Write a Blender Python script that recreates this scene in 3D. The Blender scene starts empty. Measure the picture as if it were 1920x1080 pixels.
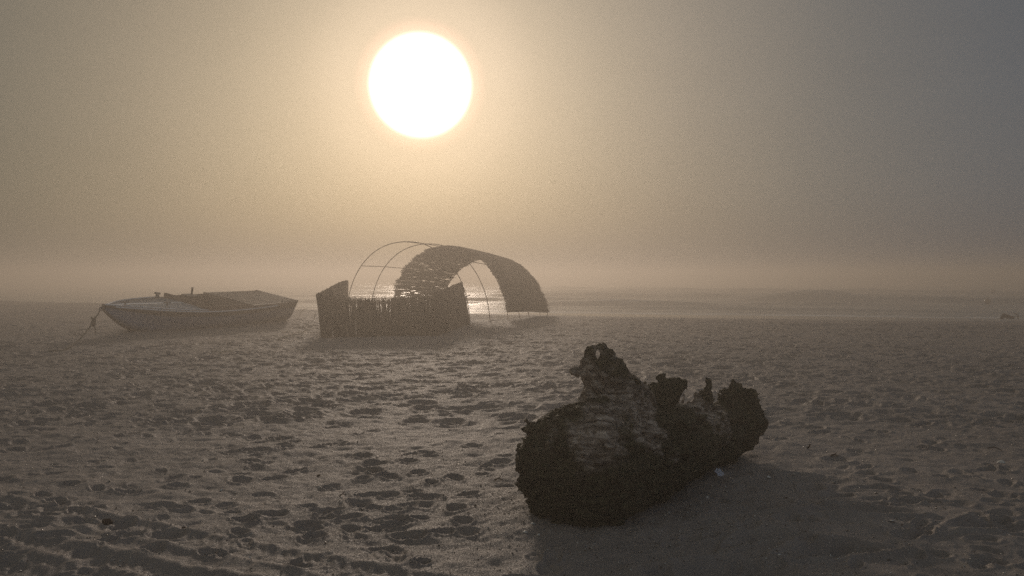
import bpy, math, random
import numpy as np
from mathutils import Vector, Matrix

R = math.radians
random.seed(7)
rng = np.random.default_rng(11)
sc = bpy.context.scene
C = sc.collection

# ------------------------------------------------------------------ camera
F, HZ, CAMZ = 1478.0, 522.0, 1.5            # focal length in px of the 1920 frame, horizon row, eye height
cam_d = bpy.data.cameras.new("camera")
cam_d.sensor_width = 36.0
cam_d.lens = F / 1920 * 36.0
cam_d.clip_start = 0.05
cam_d.clip_end = 3000
cam = bpy.data.objects.new("camera", cam_d)
cam.location = (0, 0, CAMZ)
cam.rotation_euler = (R(90) - math.atan((540 - HZ) / F), 0, 0)
C.objects.link(cam)
sc.camera = cam

def P(px, py, d):
    """World point that lies at distance y=d in the direction of photo pixel (px, py)."""
    return Vector(((px - 960) / F * d, d, CAMZ - (py - HZ) / F * d))

# ------------------------------------------------------------------ sky and sun
SUN_EL, SUN_AZ = R(13.6), R(-6.6)           # azimuth measured from +Y towards +X
sd = Vector((math.sin(SUN_AZ) * math.cos(SUN_EL), math.cos(SUN_AZ) * math.cos(SUN_EL), math.sin(SUN_EL)))
world = bpy.data.worlds.new("World")
sc.world = world
world.use_nodes = True
wt = world.node_tree
for n in list(wt.nodes):
    wt.nodes.remove(n)
def wn(t, **k):
    n = wt.nodes.new(t)
    for a, b in k.items():
        setattr(n, a, b)
    return n
geo = wn('ShaderNodeTexCoord')
nrm = wn('ShaderNodeVectorMath', operation='NORMALIZE')
wt.links.new(geo.outputs['Generated'], nrm.inputs[0])
dot = wn('ShaderNodeVectorMath', operation='DOT_PRODUCT')
wt.links.new(nrm.outputs[0], dot.inputs[0])
dot.inputs[1].default_value = sd
ac = wn('ShaderNodeMath', operation='ARCCOSINE', use_clamp=False)
mn = wn('ShaderNodeMath', operation='MINIMUM'); mn.inputs[1].default_value = 0.999999
wt.links.new(dot.outputs['Value'], mn.inputs[0]); wt.links.new(mn.outputs[0], ac.inputs[0])
# fog glow round the sun: radiance against angle from the sun
ang = wn('ShaderNodeMath', operation='DIVIDE'); ang.inputs[1].default_value = math.pi
wt.links.new(ac.outputs[0], ang.inputs[0])
sq = wn('ShaderNodeMath', operation='SQRT'); wt.links.new(ang.outputs[0], sq.inputs[0])
ramp = wn('ShaderNodeValToRGB')
ramp.color_ramp.interpolation = 'CARDINAL'
def st(deg): return math.sqrt(deg / 180.0)
GLOW = [(5.2, (.41, .335, .27)), (8.0, (.305, .255, .205)), (12, (.232, .199, .161)), (18, (.178, .156, .130)),
        (26, (.123, .116, .104)), (36, (.088, .092, .094)), (50, (.080, .088, .096)), (80, (.125, .140, .152)), (180, (.205, .232, .258))]
els = ramp.color_ramp.elements
els[0].position = st(GLOW[0][0]); els[0].color = (*GLOW[0][1], 1)
els[1].position = 1.0; els[1].color = (*GLOW[-1][1], 1)
for dg, col in GLOW[1:-1]:
    e = els.new(st(dg)); e.color = (*col, 1)
wt.links.new(sq.outputs[0], ramp.inputs[0])
# the sun itself, swollen by the fog: bright core with a soft warm rim
def gauss_rim(edge, width, gain, col):
    m = wn('ShaderNodeMapRange', interpolation_type='SMOOTHSTEP')
    m.inputs['From Min'].default_value = R(edge + width); m.inputs['From Max'].default_value = R(edge - width)
    m.inputs['To Min'].default_value = 0; m.inputs['To Max'].default_value = gain
    wt.links.new(ac.outputs[0], m.inputs['Value'])
    v = wn('ShaderNodeVectorMath', operation='SCALE'); v.inputs[0].default_value = col
    wt.links.new(m.outputs[0], v.inputs['Scale'])
    return v
core = gauss_rim(3.25, .55, 3.4, (1.0, .93, .80))
rim = gauss_rim(3.95, .85, .50, (1.0, .44, .32))
add1 = wn('ShaderNodeVectorMath', operation='ADD'); wt.links.new(core.outputs[0], add1.inputs[0]); wt.links.new(rim.outputs[0], add1.inputs[1])
add2 = wn('ShaderNodeVectorMath', operation='ADD'); wt.links.new(add1.outputs[0], add2.inputs[0])
# warm to the left, cool to the right
sep = wn('ShaderNodeSeparateXYZ'); wt.links.new(nrm.outputs[0], sep.inputs[0])
tm = wn('ShaderNodeMapRange'); tm.inputs['From Min'].default_value = -.55; tm.inputs['From Max'].default_value = .6
wt.links.new(sep.outputs['X'], tm.inputs['Value'])
tint = wn('ShaderNodeMix', data_type='RGBA')
tint.inputs['A'].default_value = (.96, .92, .80, 1); tint.inputs['B'].default_value = (.95, 1.0, 1.12, 1)
wt.links.new(tm.outputs[0], tint.inputs['Factor'])
mul = wn('ShaderNodeVectorMath', operation='MULTIPLY')
wt.links.new(ramp.outputs[0], mul.inputs[0]); wt.links.new(tint.outputs['Result'], mul.inputs[1])
mist = wn('ShaderNodeTexNoise'); mist.inputs['Scale'].default_value = 2.2; mist.inputs['Detail'].default_value = 4
mm = wn('ShaderNodeMapping'); mm.inputs['Scale'].default_value = (1, 1, 2.6); wt.links.new(nrm.outputs[0], mm.inputs['Vector']); wt.links.new(mm.outputs[0], mist.inputs['Vector'])
mr_ = wn('ShaderNodeMapRange'); mr_.inputs['From Min'].default_value = .3; mr_.inputs['From Max'].default_value = .7; mr_.inputs['To Min'].default_value = .93; mr_.inputs['To Max'].default_value = 1.07
wt.links.new(mist.outputs['Fac'], mr_.inputs['Value'])
msc = wn('ShaderNodeVectorMath', operation='SCALE'); wt.links.new(mul.outputs[0], msc.inputs[0]); wt.links.new(mr_.outputs[0], msc.inputs['Scale'])
wt.links.new(msc.outputs[0], add2.inputs[1])
bg1 = wn('ShaderNodeBackground'); bg1.inputs['Strength'].default_value = 1.0
wt.links.new(add2.outputs[0], bg1.inputs['Color'])
sky = wn('ShaderNodeTexSky', sky_type='NISHITA', sun_disc=False)
sky.sun_elevation = SUN_EL; sky.sun_rotation = SUN_AZ
sky.dust_density = 6; sky.air_density = 1.0
bg2 = wn('ShaderNodeBackground'); bg2.inputs['Strength'].default_value = 0.006
wt.links.new(sky.outputs[0], bg2.inputs['Color'])
adds = wn('ShaderNodeAddShader'); wt.links.new(bg1.outputs[0], adds.inputs[0]); wt.links.new(bg2.outputs[0], adds.inputs[1])
wo = wn('ShaderNodeOutputWorld'); wt.links.new(adds.outputs[0], wo.inputs['Surface'])

sl = bpy.data.lights.new("sun", 'SUN')
sl.energy = 1.15
sl.angle = R(6.0)
sl.color = (1.0, .82, .66)
so = bpy.data.objects.new("sun", sl)
so.rotation_euler = (-sd).to_track_quat('-Z', 'Y').to_euler()
so.location = sd * 60
C.objects.link(so)

sc.view_settings.view_transform = 'Standard'
sc.view_settings.look = 'None'
sc.view_settings.exposure = 0.0
sc.view_settings.gamma = 1.0
sc.cycles.use_denoising = False
sc.cycles.use_adaptive_sampling = True
sc.cycles.adaptive_threshold = 0.02
sc.cycles.max_bounces = 5
sc.cycles.volume_bounces = 1
sc.cycles.sample_clamp_indirect = 3.0
sc.cycles.sample_clamp_direct = 6.0
sc.cycles.caustics_reflective = False
sc.cycles.caustics_refractive = False

# ------------------------------------------------------------------ helpers
def tag(o, label=None, cat=None, group=None, kind=None):
    if label: o['label'] = label
    if cat: o['category'] = cat
    if group: o['group'] = group
    if kind: o['kind'] = kind
    return o

def mesh_obj(name, verts, faces, mat=None, parent=None, smooth=True, origin=None):
    me = bpy.data.meshes.new(name)
    verts = np.asarray(verts, dtype=np.float64).reshape(-1, 3)
    if origin is not None:
        verts = verts - np.array(origin)[None, :]
    if isinstance(faces, np.ndarray):
        nf, k = faces.shape
        me.vertices.add(len(verts)); me.vertices.foreach_set("co", verts.astype(np.float32).ravel())
        me.loops.add(nf * k); me.loops.foreach_set("vertex_index", faces.astype(np.int32).ravel())
        me.polygons.add(nf)
        me.polygons.foreach_set("loop_start", np.arange(0, nf * k, k, dtype=np.int32))
        me.polygons.foreach_set("loop_total", np.full(nf, k, dtype=np.int32))
        me.update(calc_edges=True); me.validate()
    else:
        me.from_pydata([tuple(v) for v in verts], [], faces)
        me.update()
    if smooth:
        me.polygons.foreach_set("use_smooth", np.ones(len(me.polygons), dtype=bool))
    o = bpy.data.objects.new(name, me)
    if mat: me.materials.append(mat)
    C.objects.link(o)
    if parent is not None: o.parent = parent
    if origin is not None and parent is None: o.location = origin
    return o

def empty(name, loc, label, cat, group=None):
    o = bpy.data.objects.new(name, None)
    o.empty_display_size = .2
    o.location = loc
    C.objects.link(o)
    return tag(o, label, cat, group)

class MB:
    """collects shapes for ONE mesh"""
    def __init__(s): s.v = []; s.f = []
    def add(s, v, f):
        b = len(s.v); s.v += [tuple(x) for x in v]; s.f += [tuple(i + b for i in q) for q in f]
    def box(s, lo, hi, M=None):
        x0, y0, z0 = lo; x1, y1, z1 = hi
        v = [Vector(p) for p in ((x0,y0,z0),(x1,y0,z0),(x1,y1,z0),(x0,y1,z0),(x0,y0,z1),(x1,y0,z1),(x1,y1,z1),(x0,y1,z1))]
        if M: v = [M @ p for p in v]
        s.add(v, [(0,3,2,1),(4,5,6,7),(0,1,5,4),(1,2,6,5),(2,3,7,6),(3,0,4,7)])
    def tube(s, pts, r, seg=6, caps=True):
        pts = [Vector(p) for p in pts]; n = len(pts)
        rs = r if isinstance(r, (list, tuple)) else [r] * n
        v = []; up = Vector((0, 0, 1))
        prev = None
        for i, p in enumerate(pts):
            t = (pts[min(i + 1, n - 1)] - pts[max(i - 1, 0)])
            if t.length < 1e-9: t = Vector((0, 0, 1))
            t.normalize()
            if prev is None:
                a = t.cross(up if abs(t.z) < .9 else Vector((1, 0, 0))).normalized()
            else:
                a = (prev - t * prev.dot(t)).normalized()
            prev = a; b = t.cross(a)
            for k in range(seg):
                w = 2 * math.pi * k / seg
                v.append(p + (a * math.cos(w) + b * math.sin(w)) * rs[i])
        f = []
        for i in range(n - 1):
            for k in range(seg):
                k2 = (k + 1) % seg
                f.append((i*seg + k, i*seg + k2, (i+1)*seg + k2, (i+1)*seg + k))
        if caps:
            f.append(tuple(range(seg - 1, -1, -1))); f.append(tuple((n-1)*seg + k for k in range(seg)))
        s.add(v, f)
    def grid(s, rows, closed=False):
        n = len(rows); m = len(rows[0]); v = [p for r_ in rows for p in r_]; f = []
        for i in range(n - 1):
            for j in range(m - (0 if closed else 1)):
                j2 = (j + 1) % m
                f.append((i*m + j, i*m + j2, (i+1)*m + j2, (i+1)*m + j))
        s.add(v, f)
    def build(s, name, mat, parent=None, smooth=False, origin=None):
        return mesh_obj(name, s.v, s.f, mat, parent, smooth, origin)

def hash2(ix, iy, iz, seed):
    h = (ix.astype(np.int64) * 374761393 + iy.astype(np.int64) * 668265263 + iz.astype(np.int64) * 2147483647 + seed * 1274126177) & 0xffffffff
    h = ((h ^ (h >> 13)) * 1274126177) & 0xffffffff
    h = (h ^ (h >> 16))
    return (h & 0xffffff) / float(0xffffff) * 2 - 1

def vnoise(x, y, z=None, seed=0):
    x0 = np.floor(x); y0 = np.floor(y)
    fx = x - x0; fy = y - y0
    fx = fx*fx*fx*(fx*(fx*6-15)+10); fy = fy*fy*fy*(fy*(fy*6-15)+10)
    ix = x0.astype(np.int64); iy = y0.astype(np.int64)
    if z is None:
        iz = np.zeros_like(ix)
        a = hash2(ix, iy, iz, seed); b = hash2(ix+1, iy, iz, seed); c = hash2(ix, iy+1, iz, seed); d = hash2(ix+1, iy+1, iz, seed)
        return (a*(1-fx)+b*fx)*(1-fy) + (c*(1-fx)+d*fx)*fy
    z0 = np.floor(z); fz = z - z0; fz = fz*fz*fz*(fz*(fz*6-15)+10); iz = z0.astype(np.int64)
    out = 0
    for dz, wz in ((0, 1-fz), (1, fz)):
        a = hash2(ix, iy, iz+dz, seed); b = hash2(ix+1, iy, iz+dz, seed); c = hash2(ix, iy+1, iz+dz, seed); d = hash2(ix+1, iy+1, iz+dz, seed)
        out = out + ((a*(1-fx)+b*fx)*(1-fy) + (c*(1-fx)+d*fx)*fy) * wz
    return out

def fbm(x, y, z=None, oct=4, seed=0, gain=.5, lac=2.03):
    t = 0; a = 1; s = 0
    for i in range(oct):
        t = t + a * vnoise(x + 17.3*i, y - 9.1*i, None if z is None else z + 5.7*i, seed + i)
        s += a; a *= gain; x = x*lac; y = y*lac
        if z is not None: z = z*lac
    return t / s

def sstep(e0, e1, x):
    t = np.clip((x - e0) / (e1 - e0), 0, 1)
    return t*t*(3-2*t)

# ------------------------------------------------------------------ materials
class NT:
    def __init__(s, name):
        s.m = bpy.data.materials.new(name); s.m.use_nodes = True
        s.t = s.m.node_tree; s.b = s.t.nodes['Principled BSDF']
    def n(s, t, **k):
        q = s.t.nodes.new(t)
        for a, b in k.items(): setattr(q, a, b)
        return q
    def l(s, a, b): s.t.links.new(a, b)
    def coord(s, kind='Object', scale=(1, 1, 1), rot=(0, 0, 0)):
        tc = s.n('ShaderNodeTexCoord'); mp = s.n('ShaderNodeMapping')
        mp.inputs['Scale'].default_value = scale; mp.inputs['Rotation'].default_value = rot
        s.l(tc.outputs[kind], mp.inputs['Vector']); return mp.outputs[0]
    def noise(s, v, scale, detail=4, rough=.55, dist=0):
        q = s.n('ShaderNodeTexNoise'); q.inputs['Scale'].default_value = scale; q.inputs['Detail'].default_value = detail
        q.inputs['Roughness'].default_value = rough; q.inputs['Distortion'].default_value = dist
        s.l(v, q.inputs['Vector']); return q.outputs['Fac']
    def ramp(s, f, stops, interp='LINEAR'):
        q = s.n('ShaderNodeValToRGB'); q.color_ramp.interpolation = interp
        e = q.color_ramp.elements
        e[0].position = stops[0][0]; e[0].color = (*stops[0][1], 1)
        e[1].position = stops[-1][0]; e[1].color = (*stops[-1][1], 1)
        for p, c in stops[1:-1]:
            x = e.new(p); x.color = (*c, 1)
        s.l(f, q.inputs[0]); return q.outputs[0]
    def mix(s, f, a, b, blend='MIX'):
        q = s.n('ShaderNodeMix', data_type='RGBA', blend_type=blend)
        if isinstance(f, float): q.inputs['Factor'].default_value = f
        else: s.l(f, q.inputs['Factor'])
        for sock, x in (('A', a), ('B', b)):
            if isinstance(x, tuple): q.inputs[sock].default_value = (*x, 1)
            else: s.l(x, q.inputs[sock])
        return q.outputs['Result']
    def bump(s, h, strength, dist, prev=None):
        q = s.n('ShaderNodeBump'); q.inputs['Strength'].default_value = strength; q.inputs['Distance'].default_value = dist
        s.l(h, q.inputs['Height'])
        if prev is not None: s.l(prev, q.inputs['Normal'])
        return q.outputs[0]
    def fin(s, col=None, rough=.8, normal=None, spec=.3):
        if col is not None:
            if isinstance(col, tuple): s.b.inputs['Base Color'].default_value = (*col, 1)
            else: s.l(col, s.b.inputs['Base Color'])
        if isinstance(rough, float): s.b.inputs['Roughness'].default_value = rough
        else: s.l(rough, s.b.inputs['Roughness'])
        s.b.inputs['Specular IOR Level'].default_value = spec
        if normal is not None: s.l(normal, s.b.inputs['Normal'])
        return s.m

def plain(name, a, b, scale=8, rough=.8, bump=.2, bd=.01, stretch=(1, 1, 1), spec=.3):
    t = NT(name); v = t.coord('Object', stretch)
    f = t.noise(v, scale, 5)
    return t.fin(t.ramp(f, [(.3, a), (.7, b)]), rough, t.bump(t.noise(v, scale*4, 4), bump, bd), spec)

def sand_material():
    t = NT('sand'); v = t.coord('Object')
    big = t.noise(v, .5, 4)
    mid = t.noise(v, 7, 5)
    grain = t.noise(v, 260, 3, .7)
    c = t.ramp(big, [(.3, (.240, .204, .178)), (.7, (.305, .262, .232))])
    c = t.mix(.5, c, t.ramp(mid, [(.35, (.70, .70, .72)), (.65, (1, 1, 1))]), 'MULTIPLY')
    c = t.mix(.75, c, t.ramp(grain, [(.3, (.45, .42, .40)), (.5, (.85, .85, .85)), (.7, (1.5, 1.45, 1.4))]), 'MULTIPLY')
    # shell crumbs
    vo = t.n('ShaderNodeTexVoronoi'); vo.inputs['Scale'].default_value = 38; t.l(v, vo.inputs['Vector'])
    vo2 = t.n('ShaderNodeTexVoronoi'); vo2.inputs['Scale'].default_value = 95; t.l(v, vo2.inputs['Vector'])
    def spots(vv, th):
        lt = t.n('ShaderNodeMath', operation='LESS_THAN'); lt.inputs[1].default_value = th; t.l(vv.outputs['Distance'], lt.inputs[0])
        sp = t.n('ShaderNodeSeparateColor'); t.l(vv.outputs['Color'], sp.inputs[0])
        gt = t.n('ShaderNodeMath', operation='GREATER_THAN'); gt.inputs[1].default_value = .80; t.l(sp.outputs[0], gt.inputs[0])
        m = t.n('ShaderNodeMath', operation='MULTIPLY'); t.l(lt.outputs[0], m.inputs[0]); t.l(gt.outputs[0], m.inputs[1])
        return m.outputs[0], sp.outputs[1]
    s1, k1 = spots(vo, .13); s2, k2 = spots(vo2, .22)
    crumb1 = t.ramp(k1, [(.0, (.05, .035, .03)), (.45, (.07, .05, .04)), (.5, (.45, .40, .33)), (1, (.62, .58, .52))], 'CONSTANT')
    c = t.mix(s1, c, crumb1)
    crumb2 = t.ramp(k2, [(.0, (.05, .04, .03)), (.35, (.34, .22, .15)), (.6, (.5, .45, .38)), (1, (.6, .56, .5))], 'CONSTANT')
    c = t.mix(s2, c, crumb2)
    nb = t.bump(t.noise(v, 45, 5, .65), .55, .010)
    nb = t.bump(t.noise(v, 230, 2, .6), .65, .003, nb)
    ro = t.ramp(t.noise(v, 120, 2), [(.35, (.55,)*3), (.6, (.9,)*3)])
    at = t.n('ShaderNodeAttribute'); at.attribute_name = 'wet'
    c = t.mix(at.outputs['Fac'], c, (.085, .074, .062))
    rw = t.mix(at.outputs['Fac'], ro, (.24, .24, .24))
    nf = t.n('ShaderNodeMix', data_type='VECTOR'); g_ = t.n('ShaderNodeNewGeometry')
    fm = t.n('ShaderNodeMath', operation='MULTIPLY'); fm.inputs[1].default_value = .8; t.l(at.outputs['Fac'], fm.inputs[0])
    t.l(fm.outputs[0], nf.inputs['Factor']); t.l(nb, nf.inputs['A']); t.l(g_.outputs['Normal'], nf.inputs['B'])
    return t.fin(c, rw, nf.outputs['Result'], .3)
M_SAND = sand_material()

def sea_material():
    t = NT('sea water'); v = t.coord('Object')
    vs = t.coord('Object', (.35, 1.3, 1), (0, 0, R(-15)))
    foam_n = t.noise(vs, 1.1, 6, .62, .6)
    at = t.n('ShaderNodeAttribute'); at.attribute_name = 'foam'
    sub = t.n('ShaderNodeMath', operation='ADD'); t.l(foam_n, sub.inputs[0]); t.l(at.outputs['Fac'], sub.inputs[1])
    mr = t.n('ShaderNodeMapRange', interpolation_type='SMOOTHSTEP'); mr.inputs['From Min'].default_value = .86; mr.inputs['From Max'].default_value = 1.12
    t.l(sub.outputs[0], mr.inputs['Value'])
    c = t.mix(mr.outputs[0], (.24, .245, .23), (.74, .72, .68))
    ro = t.n('ShaderNodeMapRange'); ro.inputs['To Min'].default_value = .40; ro.inputs['To Max'].default_value = .6; t.l(mr.outputs[0], ro.inputs['Value'])
    nb = t.bump(t.noise(vs, 2.6, 5, .65, .3), .35, .08)
    nb = t.bump(t.noise(vs, 11, 3, .6), .15, .008, nb)
    return t.fin(c, ro.outputs[0], nb, .5)
M_SEA = sea_material()

def wood_material():
    t = NT('weathered driftwood'); v = t.coord('Object')
    ax = (.56, .83)                                       # trunk direction
    rot = (0, R(24), -math.atan2(.83, .56))
    vg = t.coord('Object', (1.0, 9, 9), rot)
    grain = t.noise(vg, 2.8, 6, .6, 1.0)
    patch = t.noise(v, 3.1, 5, .62, .4)
    fine = t.noise(v, 38, 6, .7)
    pale = t.ramp(grain, [(.3, (.07, .052, .04)), (.44, (.22, .165, .125)), (.60, (.66, .53, .42))])
    moss = t.ramp(fine, [(.33, (.012, .010, .004)), (.5, (.060, .051, .022)), (.66, (.15, .128, .058))])
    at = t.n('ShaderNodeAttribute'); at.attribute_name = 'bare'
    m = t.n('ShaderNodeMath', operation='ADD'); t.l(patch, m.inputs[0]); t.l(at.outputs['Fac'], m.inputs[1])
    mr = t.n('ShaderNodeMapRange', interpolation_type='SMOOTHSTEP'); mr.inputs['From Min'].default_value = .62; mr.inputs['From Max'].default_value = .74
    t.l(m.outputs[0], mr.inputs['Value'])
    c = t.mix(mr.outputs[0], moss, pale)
    c = t.mix(.6, c, t.ramp(t.noise(v, 14, 5, .7), [(.35, (.5,)*3), (.55, (1,)*3)]), 'MULTIPLY')
    nb = t.bump(grain, 1.0, .06)
    nb = t.bump(fine, 1.0, .018, nb)
    nb = t.bump(t.noise(v, 120, 3), .6, .004, nb)
    return t.fin(c, .75, nb, .25)
M_WOOD = wood_material()

M_REED = plain('dry reed', (.085, .055, .034), (.17, .115, .07), 6, .75, .3, .004, (1, 1, 1))
M_HOOP = plain('rusty hoop', (.07, .045, .032), (.13, .085, .06), 20, .6, .3, .002)
M_POST = plain('weathered post', (.07, .05, .036), (.12, .09, .07), 14, .85, .5, .006, (3, 3, .5))
M_STRAW = plain('pale straw', (.42, .34, .22), (.6, .5, .34), 20, .5, .2, .002)
M_SHELL = plain('shell', (.5, .46, .4), (.72, .7, .65), 40, .35, .2, .001, spec=.5)
M_ROPE = plain('old rope', (.10, .085, .065), (.2, .17, .13), 60, .9, .6, .004)
M_DARKBIT = plain('dark debris', (.035, .022, .016), (.08, .05, .035), 30, .9, .5, .004)
M_LITTER = plain('white litter', (.55, .56, .62), (.72, .73, .8), 12, .5, .1, .002)
M_BUOY = plain('orange brown buoy', (.06, .035, .025), (.09, .05, .035), 10, .35, .1, .002, spec=.5)

# ------------------------------------------------------------------ terrain
SEA_Z = -0.60
def crest(x):
    c = 31 - .55 * x
    return 24 + np.logaddexp(0, (c - 24) / 2.5) * 2.5
def waterline(x): return 48 - .27 * x
def base_h(x, y):
    x = np.asarray(x, float); y = np.asarray(y, float)
    c = crest(x); w = np.maximum(waterline(x), c + 6)
    t = (y - c) / (w - c)
    dn = np.where(t > 0, SEA_Z * np.power(np.clip(t, 0, 1), 1.25) + np.minimum(0, -(np.maximum(t, 1) - 1) * .5), 0)
    dn = np.maximum(dn, -1.7)
    left = .10 * sstep(-6, -22, x) * sstep(15, 35, y)
    inland = sstep(1.0, -.5, t)
    h = dn + left * (t < 1.5)
    h = h + .05 * fbm(x * .22, y * .22, oct=3, seed=3) * inland
    # the wind-scoured edge of the upper beach
    h = h + .045 * np.exp(-((t + .04) / .07) ** 2) * (1 + .8 * vnoise(x * .9, y * .9, seed=8))
    # sand banked up under the boat
    bu = np.clip(((x + 8.9) * -.55 + (y - 23.4) * -.835), -3.0, 2.2)
    h = h + .13 * np.exp(-(((x + 8.9 + .55 * bu) / 1.3) ** 2 + ((y - 23.4 + .835 * bu) / 1.5) ** 2)) * (1 - .25 * (bu + 3) / 5)
    # scour and drift round the log
    h = h + .05 * np.exp(-(((x - .1) / .45) ** 2 + ((y - 4.9) / .6) ** 2)) - .035 * np.exp(-(((x - 1.25) / .6) ** 2 + ((y - 5.35) / .5) ** 2))
    h = h + .05 * np.exp(-(((x - 1.55) / .9) ** 2 + ((y - 4.75) / .35) ** 2))
    return h
def gz(x, y): return float(base_h(np.array([x]), np.array([y]))[0])

def build_ground():
    half = R(40)
    th = np.concatenate([np.linspace(-math.pi, -half, 90)[:-1], np.linspace(-half, half, 1150), np.linspace(half, math.pi, 90)[1:]])
    r = np.concatenate([np.linspace(.02, 2.6, 14)[:-1], 2.6 * np.exp(np.linspace(0, math.log(430 / 2.6), 1050) ** 1)])
    # finer in the range the frame shows
    r1 = 3.2 * np.exp(np.linspace(0, math.log(50 / 3.2), 900)); r2 = 50 * np.exp(np.linspace(0, math.log(430 / 50), 80))[1:]
    r = np.concatenate([np.linspace(.02, 3.2, 40)[:-1], r1, r2])
    nt, nr = len(th), len(r)
    TH, RR = np.meshgrid(th, r)
    X = RR * np.sin(TH); Y = RR * np.cos(TH)
    Z = base_h(X, Y)
    dry = sstep(4, -1, Y - crest(X))
    near = sstep(30, 8, RR)
    Z += dry * (.020 * fbm(X * 1.3, Y * 1.3, oct=3, seed=21) + .012 * fbm(X * 4.1, Y * 4.1, oct=3, seed=31))
    lump = np.abs(fbm(X * 3.3 + 4, Y * 3.3, oct=3, seed=41))
    Z += dry * .022 * (lump - .2)
    # drifted scours in the right foreground
    for (px_, py_, hw, dp, tilt) in ((1400, 975, .26, .030, .1), (1590, 972, .34, .034, -.05), (1500, 905, .42, .018, -.15), (1560, 1040, .30, .03, .1), (1350, 1075, .4, .03, .05), (1710, 950, .18, .022, 0), (1860, 998, .26, .035, .05), (1430, 1020, .22, .02, .2), (1650, 925, .2, .02, -.3)):
        d_ = CAMZ * F / (py_ - HZ); cx = (px_ - 960) / F * d_
        u_ = ((X - cx) * math.cos(tilt) + (Y - d_) * math.sin(tilt)) / hw; v_ = (-(X - cx) * math.sin(tilt) + (Y - d_) * math.cos(tilt) + .06 * u_ * u_) / (hw * .32)
        rh = np.sqrt(u_ * u_ + v_ * v_) + .15 * vnoise(X * 7, Y * 7, seed=19)
        Z += -dp * 1.5 * (1 - sstep(.3, 1.1, rh)) + dp * .6 * np.exp(-((rh - 1.25) / .22) ** 2)
    Z += dry * (.008 + .006 * sstep(7, 12, RR)) * fbm(X * 12, Y * 12, oct=3, seed=51) 
    # wrack-like low ripples on the wet slope
    # wheel tracks, lower left
    def track(x0, y0, x1, y1, half_w, depth):
        nonlocal Z
        d = np.array([x1 - x0, y1 - y0]); L = np.hypot(*d); d /= L
        u = (X - x0) * d[0] + (Y - y0) * d[1]; v = -(X - x0) * d[1] + (Y - y0) * d[0]
        v = v + .05 * vnoise(u * 1.1, u * 0 + 3, seed=5) + .05 * np.sin(u * .6)
        m = np.exp(-(v / half_w) ** 4)
        rimm = np.exp(-((np.abs(v) - half_w * 1.35) / (half_w * .35)) ** 2)
        tread = np.sin((u + np.abs(v) * .8) * 2 * math.pi / .075) * .0028 * (1 + vnoise(u * 3, v * 5, seed=6)) * sstep(1.2, .8, np.abs(v) / half_w)
        fade = sstep(-9, -3, -np.abs(u - L/2) + 6)
        Z += fade * (-depth * m + depth * .75 * rimm + tread)
    track(-3.3, 5.15, -.7, 4.02, .09, .011)
    track(-3.3, 4.62, -1.4, 3.85, .11, .015)
    track(-2.9, 4.20, -1.9, 3.75, .15, .026)
    # footprints
    prints = []
    def quiet(x, y):
        q = max(math.exp(-(((x + .45) / .95) ** 2 + ((y - 7.3) / 1.5) ** 2)), math.exp(-(((x - 2.6) / .75) ** 2 + ((y - 6.2) / .8) ** 2)))
        return q
    rr = random.Random(5)
    for k in range(120):                                    # trails of single walkers
        x = rr.uniform(-16, 16); y = rr.uniform(3.2, 26)
        a = rr.choice([rr.uniform(-.5, .5), rr.uniform(-.5, .5) + math.pi, rr.uniform(0, 2*math.pi)])
        n = rr.randint(8, 24); dep = rr.uniform(.022, .045)
        for i in range(n):
            a += rr.uniform(-.12, .12)
            x += math.cos(a) * rr.uniform(.5, .68); y += math.sin(a) * rr.uniform(.5, .68)
            side = .10 if i % 2 else -.10
            cx, cy, ca = x - math.sin(a) * side, y + math.cos(a) * side, a + (.15 if side > 0 else -.15)
            k_ = rr.uniform(.85, 1.15); dd = dep * rr.uniform(.7, 1.2)
            prints.append((cx + math.cos(ca) * .045, cy + math.sin(ca) * .045, ca, .085 * k_, .055 * k_, dd))
            prints.append((cx - math.cos(ca) * .065, cy - math.sin(ca) * .065, ca, .055 * k_, .042 * k_, dd * 1.1))
    for k in range(3300):                                  # old, worn scuffs
        y = 3.3 + 25 * rr.random() ** 1.35; x = rr.uniform(-.82, .82) * y
        dens = .55 + .45 * math.sin(x * 1.3 + 1) * math.sin(y * .9 + .5) + (.25 if x < -.4 and y < 6.5 else 0)
        if rr.random() > dens: continue
        L = rr.choice([rr.uniform(.035, .08), rr.uniform(.05, .12)])
        prints.append((x, y, rr.uniform(0, 2*math.pi), L, L * rr.uniform(.45, .85), L * rr.uniform(.16, .34)))
    seen = [(1623,883),(1624,894),(1657,907),(1707,892),(1770,903),(1852,885),(1890,913),(1693,937),(1710,953),(1657,960),(1727,998),(1730,1015),(1847,1027),(1860,993),(1885,990),(1707,1053),(1760,1050),(1860,1062),(1843,927),(1580,1037),(1513,1027),
            (683,787),(617,804),(671,818),(696,812),(594,841),(535,842),(765,859),(798,855),(809,861),(762,872),(782,892),(686,888),(617,914),(677,902),(727,899),(690,930),(730,929),(771,922),(878,936),(447,890),(479,875),(513,898),(557,881),(575,954),(513,970),(696,955),(740,958),(623,960),(608,976),(652,974),(724,976),(784,974),(658,995),(699,995),(737,988),(866,985),(875,1003),(775,1009),(828,1004),(586,1010),(579,998),(904,897),(911,881),(888,844),(475,822),(485,831),(431,850),
            (390,1045),(280,1040),(445,1005),(250,1010),(180,960),(140,965),(300,955),(235,925),(75,935),(370,945),(420,950),(330,915),(55,1000),(200,1020)]
    prints = [p for p in prints if not (p[1] < 7.2 and rr.random() < (.55 if abs(p[0] + .6) < 1.3 else .12))]
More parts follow.
